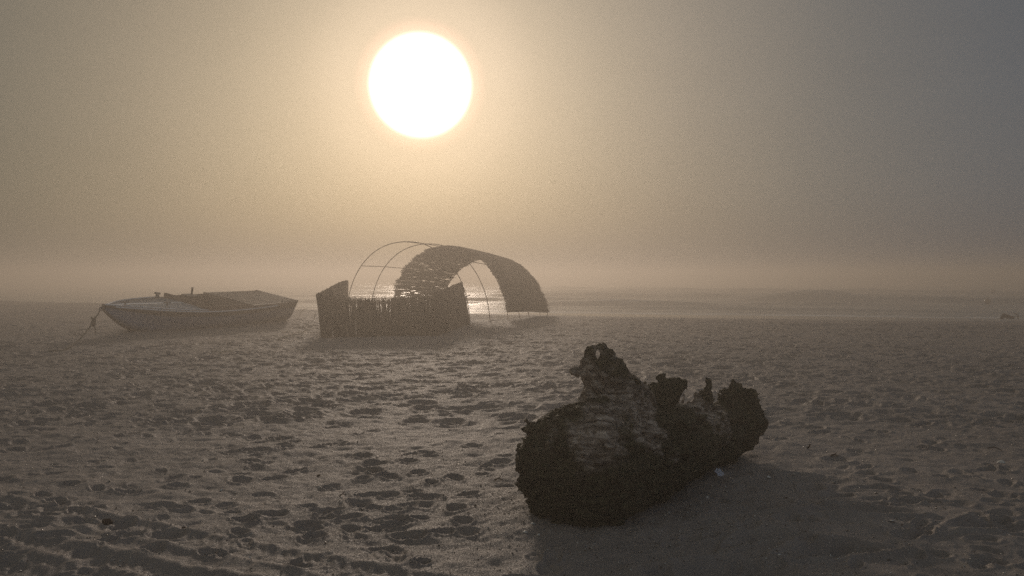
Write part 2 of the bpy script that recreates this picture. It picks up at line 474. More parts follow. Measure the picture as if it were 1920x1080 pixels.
    for (px_, py_) in seen:
        d_ = CAMZ * F / (py_ - HZ)
        prints.append(((px_ - 960) / F * d_, d_, rr.uniform(-.9, .9), rr.uniform(.058, .092), rr.uniform(.04, .058), rr.uniform(.030, .036)))
    for k in range(2600):                                  # trampled middle distance
        y = 8 + 20 * rr.random(); x = rr.uniform(-.8, .8) * y; L = rr.uniform(.09, .2)
        prints.append((x, y, rr.uniform(0, 2*math.pi), L, L * rr.uniform(.5, .9), L * rr.uniform(.16, .3)))
    for (x, y, a, L, W, dep) in prints:
        q = quiet(x, y)
        if rr.random() < q * .93 and dep < .03: continue
        # the trunk lies here
        if abs(x - 1.0) < 1.2 and 4.6 < y < 6.6 and -0.35 < (x - .36) - (y - 4.65) * .69 < .45: continue
        rad = math.hypot(x, y); t0 = math.atan2(x, y)
        if abs(t0) > half or rad > 30: continue
        ext = L * 2.0
        i0 = np.searchsorted(r, rad - ext); i1 = np.searchsorted(r, rad + ext)
        j0 = np.searchsorted(th, t0 - ext / rad); j1 = np.searchsorted(th, t0 + ext / rad)
        if i1 - i0 < 2 or j1 - j0 < 2: continue
        xx = X[i0:i1, j0:j1] - x; yy = Y[i0:i1, j0:j1] - y
        u = (xx * math.cos(a) + yy * math.sin(a)) / L; v = (-xx * math.sin(a) + yy * math.cos(a)) / (W * (1 + .25 * np.clip((xx * math.cos(a) + yy * math.sin(a)) / L, -1, 1)))
        w1 = .14 * vnoise(X[i0:i1, j0:j1] * 11, Y[i0:i1, j0:j1] * 11, seed=77)
        rho = np.sqrt(u*u + v*v) + w1
        bowl = 1 - sstep(.5, 1.08, rho)
        rim = np.exp(-((rho - 1.22) / .17) ** 2)
        Z[i0:i1, j0:j1] += -dep * .70 * bowl + dep * .26 * rim
    idx = np.arange(nr * nt).reshape(nr, nt)
    q = np.stack([idx[:-1, :-1], idx[1:, :-1], idx[1:, 1:], idx[:-1, 1:]], -1).reshape(-1, 4)[:, ::-1]
    o = mesh_obj('sand_beach', np.stack([X, Y, Z], -1).reshape(-1, 3), np.ascontiguousarray(q), M_SAND)
    # face up
    o.data.update()
    if o.data.polygons[nt * 300 + 500].normal.z < 0: o.data.flip_normals()
    at = o.data.attributes.new('wet', 'FLOAT', 'POINT')
    at.data.foreach_set('value', sstep(2.0, 5.5, Y - crest(X) + .8 * vnoise(X * .5, Y * .5, seed=13)).astype(np.float32).ravel())
    tag(o, kind='structure')
    return r, th, Z
GR_r, GR_th, GR_Z = build_ground()
def surf(x, y):
    """height of the finished, trodden sand"""
    rad = math.hypot(x, y); t = math.atan2(x, y)
    i = min(max(int(np.searchsorted(GR_r, rad)) - 1, 0), len(GR_r) - 2); j = min(max(int(np.searchsorted(GR_th, t)) - 1, 0), len(GR_th) - 2)
    a = (rad - GR_r[i]) / (GR_r[i+1] - GR_r[i]); b = (t - GR_th[j]) / (GR_th[j+1] - GR_th[j])
    return float((GR_Z[i, j] * (1-b) + GR_Z[i, j+1] * b) * (1-a) + (GR_Z[i+1, j] * (1-b) + GR_Z[i+1, j+1] * b) * a)

# ------------------------------------------------------------------ sea
def wave_h(x, y):
    u = y + .27 * x - 48
    u = u + 2.2 * fbm(x * .035, y * .03, oct=2, seed=61)
    h = np.zeros_like(u)
    # (distance from the waterline, height, length, centre along shore, spread)
    W = [(3.0, .10, .8, -4, 30), (7.0, .20, 1.1, 14, 16), (11.5, .50, 1.5, 7, 9), (13.5, .28, 1.4, -12, 14), (18, .22, 1.6, 20, 12), (21, .45, 1.8, -2, 16),
         (27.5, .85, 2.0, 26, 5.0), (29.0, .55, 2.2, 38, 14), (31, .30, 2.2, -14, 16), (37, .7, 2.6, 8, 18), (45, .55, 3, 30, 22), (47, .4, 3, -20, 20), (58, .6, 3.4, 5, 34), (72, .6, 4, 40, 40), (90, .6, 5, 0, 60)]
    for (c, a, l, xc, sx) in W:
        env = np.exp(-((x - xc) / sx) ** 2) * (1 + .3 * vnoise(x * .25, u * 0 + c, seed=71))
        d = (u - c)
        prof = np.where(d < 0, np.exp(-(d / (l * .55)) ** 2), np.exp(-(d / (l * 2.6)) ** 2))
        h += a * env * prof
    far = sstep(2, 12, u)
    h += .05 * fbm(x * .35, y * .9, oct=4, seed=81) * sstep(-1, 6, u) + .06 * far * fbm(x * .12, y * .3, oct=3, seed=91)
    return h, u
def build_sea():
    s = np.linspace(-1.0, 1.0, 760)
    y = 24 * np.exp(np.linspace(0, math.log(425 / 24), 620))
    S, Y = np.meshgrid(s, y)
    X = S * (Y * .95 + 6)
    h, u = wave_h(X, Y)
    foam = .48 * np.exp(-(u / 3.2) ** 2) + .30 * np.exp(-((u - 9) / 3.0) ** 2) + .22 * np.exp(-((u - 16) / 4) ** 2) + .3 * sstep(.28, .6, h) * (u < 34)
    Z = SEA_Z + h
    nr, nt = X.shape
    idx = np.arange(nr * nt).reshape(nr, nt)
    q = np.stack([idx[:-1, :-1], idx[:-1, 1:], idx[1:, 1:], idx[1:, :-1]], -1).reshape(-1, 4)
    o = mesh_obj('sea_water', np.stack([X, Y, Z], -1).reshape(-1, 3), np.ascontiguousarray(q), M_SEA)
    at = o.data.attributes.new('foam', 'FLOAT', 'POINT')
    at.data.foreach_set('value', foam.astype(np.float32).ravel())
    tag(o, kind='structure')
build_sea()

# ------------------------------------------------------------------ driftwood log (signed distance field -> surface nets)
def surface_nets(field, lo, step):
    nx, ny, nz = field.shape
    ins = field < 0
    cnt = np.zeros((nx-1, ny-1, nz-1), int)
    acc = np.zeros((nx-1, ny-1, nz-1, 3))
    num = np.zeros((nx-1, ny-1, nz-1))
    cor = [(i, j, k) for i in (0, 1) for j in (0, 1) for k in (0, 1)]
    sl_ = lambda a, c: a[c[0]:nx-1+c[0], c[1]:ny-1+c[1], c[2]:nz-1+c[2]]
    for c in cor: cnt += sl_(ins, c)
    active = (cnt > 0) & (cnt < 8)
    for c in cor:
        for axis in range(3):
            if c[axis]: continue
            c2 = list(c); c2[axis] = 1
            fa = sl_(field, c); fb = sl_(field, c2)
            cr = ((fa < 0) != (fb < 0))
            t = np.where(cr, fa / np.where(np.abs(fa - fb) < 1e-12, 1, fa - fb), 0)
            for d in range(3):
                acc[..., d] += np.where(cr, c[d] + (t if d == axis else 0), 0)
            num += cr
    idx = np.full(active.shape, -1); idx[active] = np.arange(active.sum())
    ijk = np.argwhere(active)
    v = (ijk + acc[active] / np.maximum(num[active], 1)[:, None]) * step + np.array(lo)
    faces = []
    for axis in range(3):
        a, b = [d for d in range(3) if d != axis]
        s0 = [slice(None)] * 3; s1 = [slice(None)] * 3; s0[axis] = slice(0, -1); s1[axis] = slice(1, None)
        c0 = ins[tuple(s0)]; c1 = ins[tuple(s1)]
        cr = c0 != c1
        e = np.argwhere(cr)
        flip = c0[cr]
        ok = (e[:, a] > 0) & (e[:, b] > 0) & (e[:, a] < active.shape[a]) & (e[:, b] < active.shape[b])
        e = e[ok]; flip = flip[ok]
        def at(da, db):
            q = e.copy(); q[:, a] -= da; q[:, b] -= db
            return idx[q[:, 0], q[:, 1], q[:, 2]]
        quad = np.stack([at(1, 1), at(0, 1), at(0, 0), at(1, 0)], -1)
        if axis == 1: flip = ~flip
        quad[~flip] = quad[~flip][:, ::-1]
        faces.append(quad)
    f = np.concatenate(faces)
    return v, f[(f >= 0).all(1)]

def cone(X, Y, Z, p0, r0, p1, r1, sq=1.0):
    p0 = np.array(p0); d = np.array(p1) - p0; L2 = (d**2).sum()
    qx = X - p0[0]; qy = Y - p0[1]; qz = Z - p0[2]
    t = np.clip((qx*d[0] + qy*d[1] + qz*d[2]) / L2, 0, 1)
    return np.sqrt((qx - t*d[0])**2 + (qy - t*d[1])**2 + ((qz - t*d[2]) / sq)**2) - (r0 + (r1 - r0)*t)
def smin(a, b, k):
    h = np.clip(.5 + .5*(b - a)/k, 0, 1)
    return b*(1-h) + a*h - k*h*(1-h)
def ellip(X, Y, Z, c, rad):
    k = np.sqrt(((X-c[0])/rad[0])**2 + ((Y-c[1])/rad[1])**2 + ((Z-c[2])/rad[2])**2)
    return (k - 1) * min(rad)

def build_log():
    step = .0085
    def W(px, py, dd=5.2): return tuple(P(px, py, dd))
    lo = np.array([-.12, 4.35, -.14]); hi = np.array([2.22, 7.05, 1.16])
    n = ((hi - lo) / step).astype(int)
    GX, GY, GZ = np.meshgrid(*[(lo[i] + np.arange(n[i]) * step).astype(np.float32) for i in range(3)], indexing='ij')
    # only the cells near the wood need the full field: first a rough bound
    rough = cone(GX, GY, GZ, (.47, 4.98, .27), .50, (1.55, 6.25, .28), .36)
    for (p_, q_, r_) in ((W(1165, 790, 5.3), W(1115, 660, 5.2), .30), (W(1230, 770, 5.45), W(1283, 714, 5.42), .22), (W(1322, 775, 6.1), W(1328, 716, 6.1), .16), (W(1290, 770, 6.0), W(1290, 745, 6.0), .14), (W(1345, 800, 6.4), W(1400, 780, 6.6), .42), (W(1350, 840, 6.3), W(1386, 872, 6.2), .2), (W(1078, 694, 5.2), W(1120, 694, 5.2), .1)):
        rough = np.minimum(rough, cone(GX, GY, GZ, p_, r_, q_, r_))
    sel = rough < .03
    X, Y, Z = GX[sel], GY[sel], GZ[sel]
    tall = sstep(.48, .64, Z)
    # warp space so that nothing stays straight
    wx = X + (.035 - .018 * tall) * fbm(X*3, Y*3, Z*3, 3, 101) + .012 * fbm(X*11, Y*11, Z*11, 2, 103)
    wy = Y + .035 * fbm(X*3, Y*3, Z*3, 3, 111) + .012 * fbm(X*11, Y*11, Z*11, 2, 113)
    wz = Z + (.030 - .015 * tall) * fbm(X*3, Y*3, Z*3, 3, 121) + .012 * fbm(X*11, Y*11, Z*11, 2, 123)
    A = (wx, wy, wz)
    ax = np.array([.56, .83, 0.0])
    # --- trunk
    g = {}
    t = cone(*A, (.45, 4.96, .285), .42, (.95, 5.55, .30), .34)
    t = smin(t, cone(*A, (.95, 5.55, .30), .33, (1.55, 6.25, .26), .25), .10)
    # sawn and rotted end
    cut = -((wx - .33) * .50 + (wy - 4.80) * .866) - .17 + .05 * fbm(X*6, Y*6, Z*6, 3, 131)
    t = -smin(-t, -cut, .07)
    t = smin(t, cone(*A, W(1003, 818, 4.92), .055, W(1060, 800, 5.05), .12), .06)
    for (px_, py_, qx_, qy_, dd_, r_) in ((1000, 800, 987, 788, 4.95, .016), (992, 812, 975, 803, 4.9, .014), (985, 840, 966, 848, 4.8, .018), (980, 895, 960, 906, 4.72, .016), (985, 870, 964, 872, 4.75, .018), (990, 925, 968, 938, 4.7, .018), (1020, 800, 1012, 788, 4.98, .012)):
        t = smin(t, cone(*A, W(px_, py_, dd_), r_, W(qx_, qy_, dd_), r_ * .35), .02)
    t = smin(t, cone(*A, (.42, 5.05, .55), .07, (.63, 5.25, .60), .16), .10)
    g['trunk'] = t
    # --- tall upright stub with a hole near its top
    s = cone(*A, W(1150, 795, 5.3), .24, W(1146, 742, 5.28), .175)
    s = smin(s, cone(*A, W(1146, 742, 5.28), .175, W(1136, 706, 5.25), .150), .04)
    s = smin(s, cone(*A, W(1134, 708, 5.25), .145, W(1123, 676, 5.22), .110), .04)
    s = smin(s, cone(*A, W(1118, 676, 5.22), .085, W(1111, 655, 5.2), .034), .03)
    s = smin(s, cone(*A, W(1126, 676, 5.22), .085, W(1125, 653, 5.2), .034), .02)
    s = smin(s, cone(*A, W(1108, 692, 5.25), .085, W(1076, 695, 5.2), .026), .05)
    s = smin(s, cone(*A, W(1152, 705, 5.27), .075, W(1164, 686, 5.27), .030), .03)
    s = smin(s, cone(*A, W(1168, 735, 5.3), .12, W(1205, 755, 5.35), .11), .06)
    s = smin(s, cone(*A, W(1110, 775, 5.2), .10, W(1040, 806, 5.1), .06), .10)
    hp0 = np.array(W(1121, 664, 5.0)); hp1 = np.array(W(1121, 664, 5.5))
    hole = cone(X, Y, Z, hp0, .012, hp1, .017, 2.0)
    s = np.maximum(s, -hole)
    g['upright_stub'] = s
    # --- broken side horn
    h = cone(*A, W(1212, 790, 5.45), .19, W(1240, 748, 5.45), .115)
    h = smin(h, cone(*A, W(1238, 745, 5.45), .105, W(1268, 724, 5.43), .060), .03)
    h = smin(h, cone(*A, W(1262, 725, 5.43), .060, W(1287, 712, 5.42), .016), .03)
    h = smin(h, cone(*A, W(1243, 738, 5.47), .085, W(1251, 708, 5.47), .040), .03)
    h = smin(h, cone(*A, W(1236, 735, 5.47), .05, W(1239, 706, 5.47), .014), .015)
    h = smin(h, cone(*A, W(1208, 745, 5.45), .035, W(1208, 719, 5.45), .012), .015)
    g['side_stub'] = h
    # --- thin spike and low nubs on the rear of the trunk
    k = cone(*A, W(1322, 775, 6.15), .08, W(1325, 738, 6.1), .052)
    k = smin(k, cone(*A, W(1324, 742, 6.1), .050, W(1328, 716, 6.1), .042), .02)
    for (px, py, r_) in ((1300, 741, .018), (1308, 738, .014), (1279, 742, .020), (1289, 745, .016), (1268, 747, .018)):
        k = smin(k, cone(*A, W(px - 2, py + 28, 6.0), .05, W(px, py, 6.0), r_), .02)
    g['spike_stub'] = k
    # --- root crown at the far end
    q = cone(*A, W(1372, 800, 6.55), .23, W(1392, 790, 6.6), .19)
    q = smin(q, cone(*A, W(1385, 780, 6.55), .13, W(1380, 728, 6.55), .055), .06)
    q = smin(q, cone(*A, W(1390, 770, 6.55), .13, W(1408, 742, 6.5), .06), .05)
    q = smin(q, cone(*A, W(1382, 734, 6.55), .075, W(1412, 748, 6.5), .06), .03)
    q = smin(q, cone(*A, W(1405, 742, 6.5), .05, W(1421, 739, 6.48), .012), .03)
    q = smin(q, cone(*A, W(1372, 765, 6.5), .08, W(1356, 736, 6.45), .045), .04)
    q = smin(q, cone(*A, W(1380, 728, 6.55), .055, W(1377, 714, 6.55), .026), .02)
    q = smin(q, cone(*A, W(1395, 800, 6.6), .12, W(1418, 812, 6.55), .055), .05)
    q = smin(q, cone(*A, W(1345, 810, 6.35), .16, W(1330, 850, 6.25), .10), .07)
    q = smin(q, cone(*A, W(1365, 835, 6.4), .08, W(1386, 872, 6.2), .028), .04)
    q = smin(q, cone(*A, W(1335, 845, 6.3), .07, W(1318, 882, 6.15), .035), .04)
    g['root_crown'] = q
    names = list(g)
    tot = g[names[0]]
    for nm, kk in zip(names[1:], (.09, .06, .03, .10)):
        tot = smin(tot, g[nm], kk)
    # rough, fibrous, rotten surface
    al = X * .56 + Y * .83; ac_ = -X * .83 + Y * .56
    tw = al + .25 * fbm(X * 2, Y * 2, Z * 2, 2, 170)
    fib = 1 - np.abs(fbm(tw * 2.0, ac_ * 17, Z * 17, 3, 141)) * 3.2
    fibv = 1 - np.abs(fbm((X + Z * .25) * 19, Y * 19, Z * 3.0, 3, 145)) * 3.2
    fib = fib * (1 - tall) + fibv * tall
    pit = fbm(X * 10, Y * 10, Z * 10, 4, 151, .62)
    groove = np.clip(1 - np.abs(fbm(tw * 1.3, ac_ * 7, Z * 7, 2, 147)) * 7, 0, 1) * (1 - .75 * tall) + .6 * tall * np.clip(1 - np.abs(fbm((X + Z * .3) * 8, Y * 8, Z * 1.6, 2, 149)) * 7, 0, 1)
    fin_ = fbm(X * 36, Y * 36, Z * 36, 2, 155)
    cra = 1 - np.abs(fbm(X * 5.5, Y * 5.5, Z * 5.5, 3, 161)) * 3
    tot = tot - (.020 - .006 * tall) * fib - (.018 - .010 * tall) * pit - .005 * fin_ + (.040 - .02 * tall) * np.clip(cra, 0, 1) ** 3 + .034 * groove + .004
    tot = np.maximum(tot, -hole)
    full = np.full(GX.shape, 1.0, np.float32); full[sel] = tot
    v, f = surface_nets(full, lo, step)
    gfull = {}
    for nm in names:
        q_ = np.full(GX.shape, 9.0, np.float32); q_[sel] = g[nm]; gfull[nm] = q_
    g = gfull
    # drop loose crumbs by keeping the largest connected piece
    par = np.arange(len(v))
    lab = par.copy()
    for _ in range(400):
        m = lab[f].min(1); new = lab.copy()
        for c in range(4): np.minimum.at(new, f[:, c], m)
        new = new[new]
        if (new == lab).all(): break
        lab = new
    big = np.bincount(lab).argmax(); keepf = lab[f[:, 0]] == big
    f = f[keepf]
    # which part each face belongs to
    ii = np.clip(((v - lo) / step).round().astype(int), 0, n - 1)
    vals = np.stack([g[nm][ii[:, 0], ii[:, 1], ii[:, 2]] for nm in names])
    own = vals.argmin(0)
    fo = np.sort(own[f], 1)[:, 1]
    # bare, weathered wood against bark and moss
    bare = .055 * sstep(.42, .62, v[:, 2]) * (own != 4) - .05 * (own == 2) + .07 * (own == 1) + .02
    for (px, py, dd, rad, amt) in ((1105, 840, 4.65, .19, .36), (1185, 790, 5.05, .24, .32), (1310, 775, 6.0, .25, .28), (1330, 815, 6.1, .2, .26), (1190, 960, 4.8, .16, .12)):
        c = np.array(P(px, py, dd)); bare = bare + amt * np.exp(-(((v - c) ** 2).sum(1)) / rad ** 2)
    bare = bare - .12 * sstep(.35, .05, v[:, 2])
    org = np.array([.95, 5.5, gz(.95, 5.5)])
    root = empty('driftwood_log', org, 'huge dark mossy driftwood log with broken branch stubs lying on the near sand', 'driftwood')
    for i, nm in enumerate(names):
        ff = f[fo == i]
        used, inv = np.unique(ff, return_inverse=True)
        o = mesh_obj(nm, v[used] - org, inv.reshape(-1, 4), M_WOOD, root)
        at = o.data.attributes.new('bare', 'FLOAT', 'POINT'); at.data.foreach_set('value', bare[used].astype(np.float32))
    return v, f, org
LOG = build_log()

# ------------------------------------------------------------------ boat
M_HULL = plain('faded pale blue hull paint', (.13, .175, .26), (.20, .26, .37), 5, .45, .12, .004, (1, 1, 3), .4)
M_STRAKE = plain('dark upper strake', (.07, .055, .05), (.11, .09, .08), 7, .6, .2, .004)
M_DECK = plain('pale planked deck', (.55, .55, .55), (.74, .73, .71), 6, .5, .2, .004, (1, 6, 1), .4)
M_BROWN = plain('brown painted coaming', (.11, .065, .045), (.17, .10, .07), 6, .6, .2, .004)
M_AFT = plain('worn brown-grey planks', (.11, .08, .065), (.21, .17, .14), 5, .5, .2, .004, (1, 6, 1), .4)
M_SEAM = plain('deck seams', (.04, .035, .03), (.07, .06, .05), 9, .8, .1, .002)
M_METAL = plain('dull fitting', (.10, .10, .10), (.18, .17, .16), 14, .45, .1, .002)

def build_boat():
    bow = P(193, 574, 20.2); stn = P(556, 566, 25.5)
    root = empty('fishing_boat', (0, 0, 0), 'small pale blue wooden boat beached and leaning beside the reed windbreak, rope at its bow', 'boat')
    heel = R(10.5); B = 1.04; S = .80; RISE = .05
    up = Vector((0, 0, 1)); fw = Vector((bow.x - stn.x, bow.y - stn.y, 0)).normalized()
    for _ in range(6):
        far = Vector((-fw.y, fw.x, 0))
        if far.y < 0: far = -far
        far = (far - up * 0).normalized()
        side = (far * math.cos(heel) + up * math.sin(heel)).normalized()
        side = (side - fw * side.dot(fw)).normalized()
        upl = fw.cross(side)
        if upl.z < 0: upl = -upl
        sc_ = stn + side * (B * .86)
        v = bow - upl * RISE - sc_
        L = v.length - .05; fw = v.normalized()
    org = sc_ - upl * S
    Mx = Matrix(((fw.x, side.x, upl.x, org.x), (fw.y, side.y, upl.y, org.y), (fw.z, side.z, upl.z, org.z), (0, 0, 0, 1)))
    root.matrix_world = Mx
    # hull stations
    def hb(t):                                            # half breadth at the sheer
        return B * (.86 + .14 * math.sin(min(t / .45, 1) * math.pi / 2)) if t < .45 else B * max(0.0, 1 - ((t - .45) / .55) ** 2.4)
    def sheer(t): return S - .07 * math.sin(min(t / .9, 1) * math.pi) + RISE * t ** 3
    def keel(t): return 0.0 if t < .76 else .74 * ((t - .76) / .24) ** 1.9
    def stem_x(t, z):                                     # raked stem
        return 0
    NS = 44
    def section(t, inset=0.0, zoff=0.0):
        b = max(hb(t) - inset, .015 if inset == 0 else .01); k = keel(t) + zoff; s_ = sheer(t)
        pts = []
        cb = .80 - .35 * max(0, t - .5)                   # chine
        prof = [(0, 0), (.30, .05), (.62, .16), (cb, .30), (cb + .10, .52), (.975, .80), (1, 1)]
        for (a, z) in prof: pts.append((b * a, k + (s_ - k) * z))
        return pts
    def loft(name, z0, z1, mat, inset=0.0):
        mb = MB()
        for sg in (-1, 1):
            rows = []
            for i in range(NS + 1):
                t = i / NS; sec = section(t, inset, inset * .6)[z0:z1 + 1]
                rows.append([Vector((t * L + (y * 0), sg * y, z)) for (y, z) in sec])
            mb.grid(rows)
        return mb
    hull = loft('hull', 0, 5, M_HULL)
    # transom
    sec = section(0); tr = [Vector((0, -y, z)) for (y, z) in sec[::-1]] + [Vector((0, y, z)) for (y, z) in sec[1:]]
    hull.add(tr, [tuple(range(len(tr)))])
    hull.box((.15, -.03, -.06), (L * .66, .03, .02))        # keel bar
    ho = hull.build('hull', M_HULL, root, True)
    st_ = MB()
    for sg in (-1, 1):
        rows = []
        for i in range(NS + 1):
            t = i / NS; s5, s6 = section(t)[5], section(t)[6]
            rows.append([Vector((t * L, sg * (s5[0] + .012), s5[1])), Vector((t * L, sg * (s6[0] + .03), s6[1] - .03)), Vector((t * L, sg * (s6[0] + .03), s6[1] + .012)), Vector((t * L, sg * max(s6[0] - .05, 0), s6[1] + .012))])
        st_.grid(rows)
    st_.build('upper_strake', M_STRAKE, root, False)
    inner = loft('lining', 1, 6, M_BROWN, .05); inner.build('inner_lining', M_BROWN, root, True)
    # stem post
    stem = MB()
    pts = []
    for i in range(13):
        t = .76 + .24 * i / 12; pts.append((t * L + .015, 0, keel(t)))
    pts.append((L + .05, 0, sheer(1) + .05))
    stem.tube(pts, .035, 6); stem.build('stem_post', M_STRAKE, root, True)
    # foredeck with camber and planks
    t0 = .60
    fd = MB(); rows = []
    for i in range(25):
        t = t0 + (1 - t0) * i / 24; b = max(hb(t) - .01, .01)
        rows.append([Vector((t * L, b * k / 8, sheer(t) + .015 + .05 * (1 - (k / 8) ** 2) * (b / B))) for k in range(-8, 9)])
    fd.grid(rows)
    deck = fd.build('foredeck', M_DECK, root, True)
    se = MB()
    for k in range(-6, 7):
        if k == 0: continue
        yk = k * .135
        pts = []
        for i in range(25):
            t = t0 + (1 - t0) * i / 24; b = hb(t)
            if abs(yk) < b - .02:
                pts.append((t * L, yk, sheer(t) + .018 + .05 * (1 - (yk / b) ** 2) * (b / B)))
        if len(pts) > 2: se.tube(pts, .009, 4)
    se.build('plank_seam', M_SEAM, deck)
    # toe rail round the foredeck
    rail = MB()
    for sg in (-1, 1):
        rail.tube([((t0 + (1 - t0) * i / 20) * L, sg * max(hb(t0 + (1 - t0) * i / 20) - .02, 0), sheer(t0 + (1 - t0) * i / 20) + .035) for i in range(21)], .018, 5)
    rail.build('toe_rail', M_DECK, root)
    for sg in (-1, 1):
        rl = MB(); rl.tube([(t_ * L, sg * (hb(t_) + .035), sheer(t_) - .005) for t_ in np.linspace(.16, .97, 40)], .022, 5)
        rl.build('rub_rail', M_DECK, root)
    # side decks
    sdk = MB()
    for sg in (-1, 1):
        rows = []
        for i in range(15):
            t = .30 + (t0 - .30) * i / 14; b = hb(t)
            rows.append([Vector((t * L, sg * (b - .005), sheer(t) + .014)), Vector((t * L, sg * (b - .20), sheer(t) + .024))])
        sdk.grid(rows)
    sdk.build('side_deck', M_BROWN, root)
    # cockpit coaming
    co = MB()
    for sg in (-1, 1):
        rows = []
        for i in range(15):
            t = .30 + (t0 - .30) * i / 14; b = hb(t) - .20; z = sheer(t); hh = .10
            rows.append([Vector((t * L, sg * b, z)), Vector((t * L, sg * b, z + hh)), Vector((t * L, sg * (b - .03), z + hh)), Vector((t * L, sg * (b - .03), z - .16))])
        co.grid(rows)
    bq = hb(t0) - .2
    co.box((t0 * L - .03, -bq, S - .2), (t0 * L, bq, S + .14))
    co.build('cockpit_coaming', M_BROWN, root)
    fl = MB(); fl.box((.3, -.75, .20), (t0 * L, .75, .23)); fl.build('floor_board', M_BROWN, root)
    th_ = MB(); th_.box((2.75, -.93, .50), (3.0, .93, .54)); th_.build('thwart', M_BROWN, root)
    # raised aft deck
    ad = MB(); t1 = .33
    rows = []
    for i in range(10):
        t = t1 * i / 9; b = hb(t) - .0
        rows.append([Vector((t * L - (.06 if i == 0 else 0), b * k / 8, S + .025 + .03 * (1 - (k / 8) ** 2))) for k in range(-8, 9)])
    ad.grid(rows)
    for sg in (-1, 1):
        rows = [[Vector((t1 * L * i / 9, sg * hb(t1 * i / 9), S - .07)), Vector((t1 * L * i / 9, sg * hb(t1 * i / 9), S + .025))] for i in range(10)]
        ad.grid(rows)
    ad.box((t1 * L - .02, -hb(t1), S - .25), (t1 * L + .01, hb(t1), S + .045))
    ado = ad.build('aft_deck', M_AFT, root)
    se = MB()
    for k in range(-6, 7): se.tube([(0, k * .14, S + .058 - .03 * (k / 7) ** 2), (t1 * L - .03, k * .14, S + .058 - .03 * (k / 7) ** 2)], .007, 4)
    se.build('plank_seam', M_SEAM, ado)
    tc = MB(); tc.box((-.07, -B * .86, S - .02), (-.005, B * .86, S + .05)); tc.build('transom_cap', M_STRAKE, root)
    # fittings
    p = MB(); p.tube([(3.15, .35, S - .3), (3.15, .35, S + .36)], .028, 8); p.box((3.0, .2, S + .10), (3.35, .55, S + .13)); p.build('mooring_post', M_STRAKE, root)
    c = MB(); c.tube([(3.9, hb(.61) - .12, S - .02), (3.92, hb(.61) - .12, S + .10)], [.06, .04], 8)
    c.tube([(3.83, hb(.61) - .12, S + .10), (4.0, hb(.61) - .12, S + .13)], .030, 8); c.build('fairlead', M_METAL, root)
    for (x, y) in ((5.75, -.12), (4.7, -.45)):
        c = MB(); c.tube([(x, y, S + .05), (x, y, S + .16)], .022, 6); c.tube([(x - .11, y, S + .15), (x + .11, y, S + .15)], .018, 6); c.build('cleat', M_METAL, root)
    e = MB(); e.tube([(L + .03, 0, S), (L + .10, 0, S)], .028, 6); e.tube([(L + .10 + .05 * math.cos(a_), 0, S - .02 + .05 * math.sin(a_)) for a_ in np.linspace(0, 2*math.pi, 13)], .014, 5); e.build('bow_ring', M_METAL, root)
    return root, Mx, L
BOAT, BM, BL = build_boat()

# mooring rope from the bow ring to the sand
def build_rope():
    a = BM @ Vector((BL + .12, 0, .76)); e = Vector(((118 - 960) / F * 16.3, 16.3, 0)); e.z = surf(e.x, e.y) + .02
    pts = []
    for i in range(41):
        t = i / 40; p = a.lerp(e, t); p.z = a.z + (e.z - a.z) * (1 - (1 - t) ** 1.9)
        p.z = max(p.z, surf(p.x, p.y) + .012); p.z += .012 * math.sin(i * 1.7); pts.append(p)
    t2 = e + Vector((-.25, -.2, 0)); 
    for i in range(1, 9):
        p = e.lerp(t2, i / 8) + Vector((.06 * math.sin(i), 0, 0)); p.z = surf(p.x, p.y) + .012; pts.append(p)
    o = Vector((e.x, e.y, e.z))
    root = empty('mooring_rope', a, 'thin slack mooring rope with a knot hanging from the boat bow down to sand', 'rope')
    m = MB(); m.tube([p - a for p in pts], .016, 6); m.build('line', M_ROPE, root, True)
    k = MB(); kp = pts[9] - a
    for j in range(7):
        w = j * .9
        k.tube([kp + Vector((.04 * math.cos(w + q) , .04 * math.sin(w + q), .035 * math.sin(2*q + w) + (j - 3) * .028)) for q in np.linspace(0, 5.4, 9)], .018, 6)
    k.tube([kp + Vector((.02, 0, -.05)), kp + Vector((.05, 0, -.2)), kp + Vector((.03, .02, -.34))], [.014, .012, .006], 5)
    k.build('knot', M_ROPE, root, True)
build_rope()

# ------------------------------------------------------------------ arched shelter
RB = [(-1.39, 26.0), (-.76, 27.3), (-.14, 28.7), (.66, 30.35), (1.47, 32.1)]      # seaward feet of the five hoops
AX = Vector((RB[4][0] - RB[0][0], RB[4][1] - RB[0][1], 0)).normalized()
PERP = Vector((-AX.y, AX.x, 0))
WID = 5.0
HT = [2.76, 2.74, 2.66, 2.52, 2.40]
def hoop_pt(s, ph):
    """s: 0..4 along the tunnel (may be fractional), ph: 0 at the right foot .. pi at the left foot"""
    i = int(min(max(math.floor(s), 0), 3)); f = s - i
    bx = RB[i][0] + (RB[i+1][0] - RB[i][0]) * f; by = RB[i][1] + (RB[i+1][1] - RB[i][1]) * f
    h = HT[i] + (HT[i+1] - HT[i]) * f
    c = math.cos(ph); sn = math.sin(ph)
    e = .92 if c < 0 else .96 + .34 * s / 4
    c = math.copysign(abs(c) ** .92, c); sn = sn ** e if sn > 0 else 0
    u = WID / 2 * (1 - c)
    p = Vector((bx, by, 0)) + PERP * u
    p.z = gz(bx, by) - .1 + (h + .1) * sn
    return p
